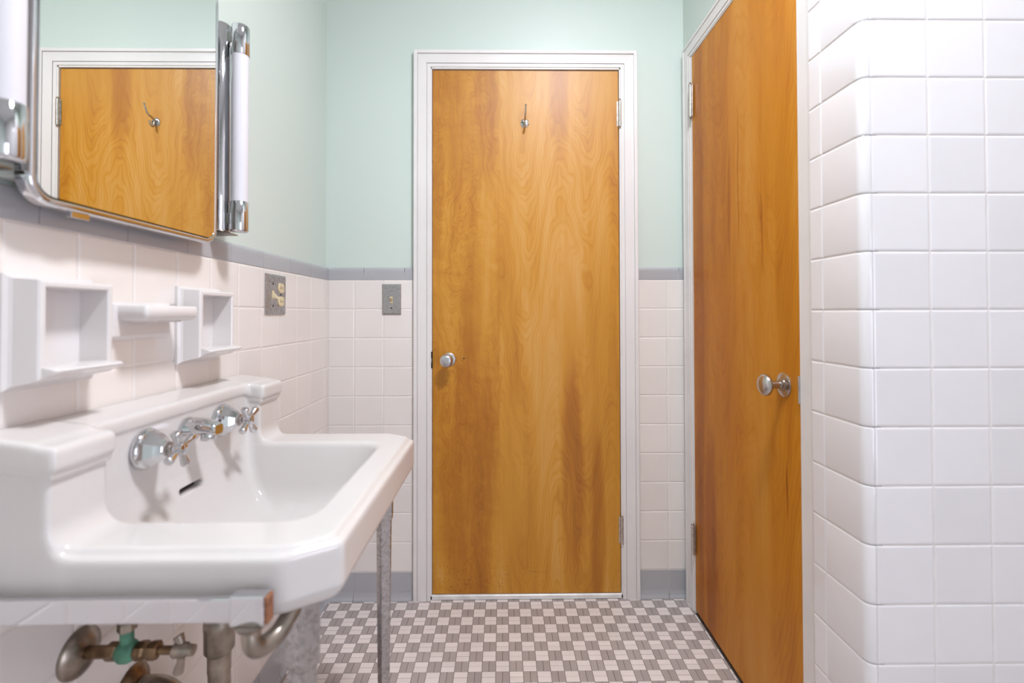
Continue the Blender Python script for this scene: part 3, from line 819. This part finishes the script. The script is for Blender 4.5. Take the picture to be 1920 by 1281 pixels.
tap(.775, .853, .42, .056); tap(.982, .853, .62, .056)
g = G().lathe([(.0235, 0), (.0240, .002), (.0220, .006), (.0190, .012), (.0175, .016)], (XF-.0005, .878, .8585), (1, 0, 0), 28); g.build('spout_flange', M['chrome'], fau)
R_ = []
for t in range(13):
    s = t/12; x = XF+.008+.050*s; zc = .8655+.003*math.sin(s*math.pi)-.006*s
    hw = .0175-.003*s; hh = .0150-.0045*s
    if t == 12: hw *= .86; hh *= .86
    ring = []
    for i in range(20):
        a = 2*math.pi*i/20; ca, sa = math.cos(a), math.sin(a)
        ring.append((x, .878+hw*math.copysign(abs(ca)**.55, ca), zc+hh*math.copysign(abs(sa)**.55, sa)))
    R_.append(ring)
sp = G().rings(R_, smooth=True).build('spout', M['chrome'], fau)
G().lathe([(.0120, 0), (.0128, .001), (.0128, .012), (.0112, .0135), (.0100, .0135)], (XF+.0385, .878, .8530), (0, 0, -1), 24).build('aerator', M['chrome'], sp)

# ------------------------------------------------------------------ plumbing under the basin
sv = empty('stop_valve', (L, .735, .551), 'green tarnished shut-off valve with lever handle under the washbasin', 'valve')
G().lathe([(.0365, 0), (.0370, .002), (.0350, .006), (.0200, .013), (.0130, .015)], (L+.0002, .735, .551), (1, 0, 0), 32).build('escutcheon', M['pipe'], sv)
G().cyl((L+.012, .735, .551), (L+.058, .735, .552), .0092).build('supply_pipe', M['brown'], sv)
G().lathe([(.0125, 0), (.0130, .002), (.0130, .014), (.0115, .016)], (L+.046, .735, .552), (1, 0, 0), 6, smooth=False).build('pipe_nut', M['brown'], sv)
vb = G().lathe([(.009, 0), (.013, .004), (.0165, .010), (.0165, .020), (.013, .027), (.009, .031)], (L+.060, .735, .552), (1, 0, 0), 20).build('valve_body', M['verdigris'], sv)
G().cyl((L+.075, .735, .560), (L+.075, .735, .592), .0095, .0085).build('outlet_neck', M['verdigris'], vb)
G().lathe([(.0125, 0), (.0130, .002), (.0125, .013), (.009, .015)], (L+.075, .735, .585), (0, 0, 1), 6, smooth=False).build('outlet_nut', M['pipe'], vb)
G().lathe([(.0130, 0), (.0140, .003), (.0140, .012), (.0115, .015), (.0105, .018), (.0135, .020), (.0135, .031), (.009, .034)], (L+.091, .735, .553), (1, 0, 0), 8, smooth=False).build('bonnet', M['brown'], vb)
G().cyl((L+.122, .735, .553), (L+.158, .735, .553), .0062).build('spindle', M['brown'], vb)
hd = G().lathe([(.0105, 0), (.0115, .003), (.0110, .018), (.008, .021), (.0080, .030), (.0003, .031)], (L+.148, .735, .553), (1, 0, 0), 16).build('valve_handle', M['pipe'], sv)
for s, ln in ((-1, .036), (1, .020)):
    G().tube([(L+.158, .735, .553), (L+.157, .737, .553+s*ln*.5), (L+.152, .738, .553+s*ln)], [.0050, .0056, .0078]).build('lever', M['pipe'], hd)
G().tube(curve([(L+.075, .735, .595), (L+.076, .74, .64), (L+.073, .752, .668), (L+.070, .765, .689)]), .005).build('riser', M['pipe'], sv)
wp = empty('waste_pipe', (-.523, .872, .30), 'dull metal waste pipe hanging below the washbasin bowl', 'pipe')
G().cyl((-.523, .872, .42), (-.523, .872, .612), .0195, n=28).build('tailpiece', M['pipe'], wp)
G().lathe([(.0205, 0), (.0250, .006), (.0255, .045), (.0262, .047), (.0262, .055), (.0255, .057), (.0255, .080), (.022, .084)], (-.523, .872, .452), (0, 0, 1), 28).build('slip_collar', M['pipe'], wp)
pl_ = G().cyl((-.545, .872, .527), (-.588, .872, .530), .011).build('popup_port', M['pipe'], wp)
G().lathe([(.013, 0), (.014, .002), (.014, .010), (.010, .012)], (-.566, .872, .5285), (-1, 0, .05), 6, smooth=False).build('port_nut', M['brown'], pl_)
G().cyl((-.585, .872, .530), (-.606, .872, .533), .0042).build('popup_rod', M['brown'], pl_)
pts = curve([(-.523, .872, .43), (-.523, .872, .36), (-.533, .871, .315), (-.555, .868, .305), (-.577, .863, .325), (-.590, .858, .375), (-.612, .850, .405), (L+.002, .8405, .412)], 6)
G().tube(pts, .0185, 18).build('trap', M['pipe'], wp)
G().lathe([(.0385, 0), (.0390, .002), (.036, .006), (.024, .014), (.019, .015)], (L+.0002, .8405, .412), (1, 0, 0), 30).build('wall_escutcheon', M['brown'], wp)

# ------------------------------------------------------------------ ceiling lamp (above the picture)
cl = empty('ceiling_lamp', (LAMP_POS[0], LAMP_POS[1], CEIL), 'round drum ceiling lamp with opal diffuser above the picture', 'ceiling lamp')
G().lathe([(.040, 0), (.042, CEIL-LAMP_POS[2]-.07), (.150, CEIL-LAMP_POS[2]-.065), (.152, CEIL-LAMP_POS[2]-.060), (.152, CEIL-LAMP_POS[2]+.004), (.146, CEIL-LAMP_POS[2]+.004), (.146, CEIL-LAMP_POS[2]-.050)], (LAMP_POS[0], LAMP_POS[1], CEIL-.0002), (0, 0, -1), 40).build('lamp_drum', M['nickel'], cl)
G().lathe([(.0004, -.020), (.060, -.0175), (.100, -.012), (.125, -.005), (.1445, .004), (.1445, .014), (.0004, .0145)], LAMP_POS, (0, 0, 1), 40, caps=False).build('lamp_diffuser', M['globe'], cl)
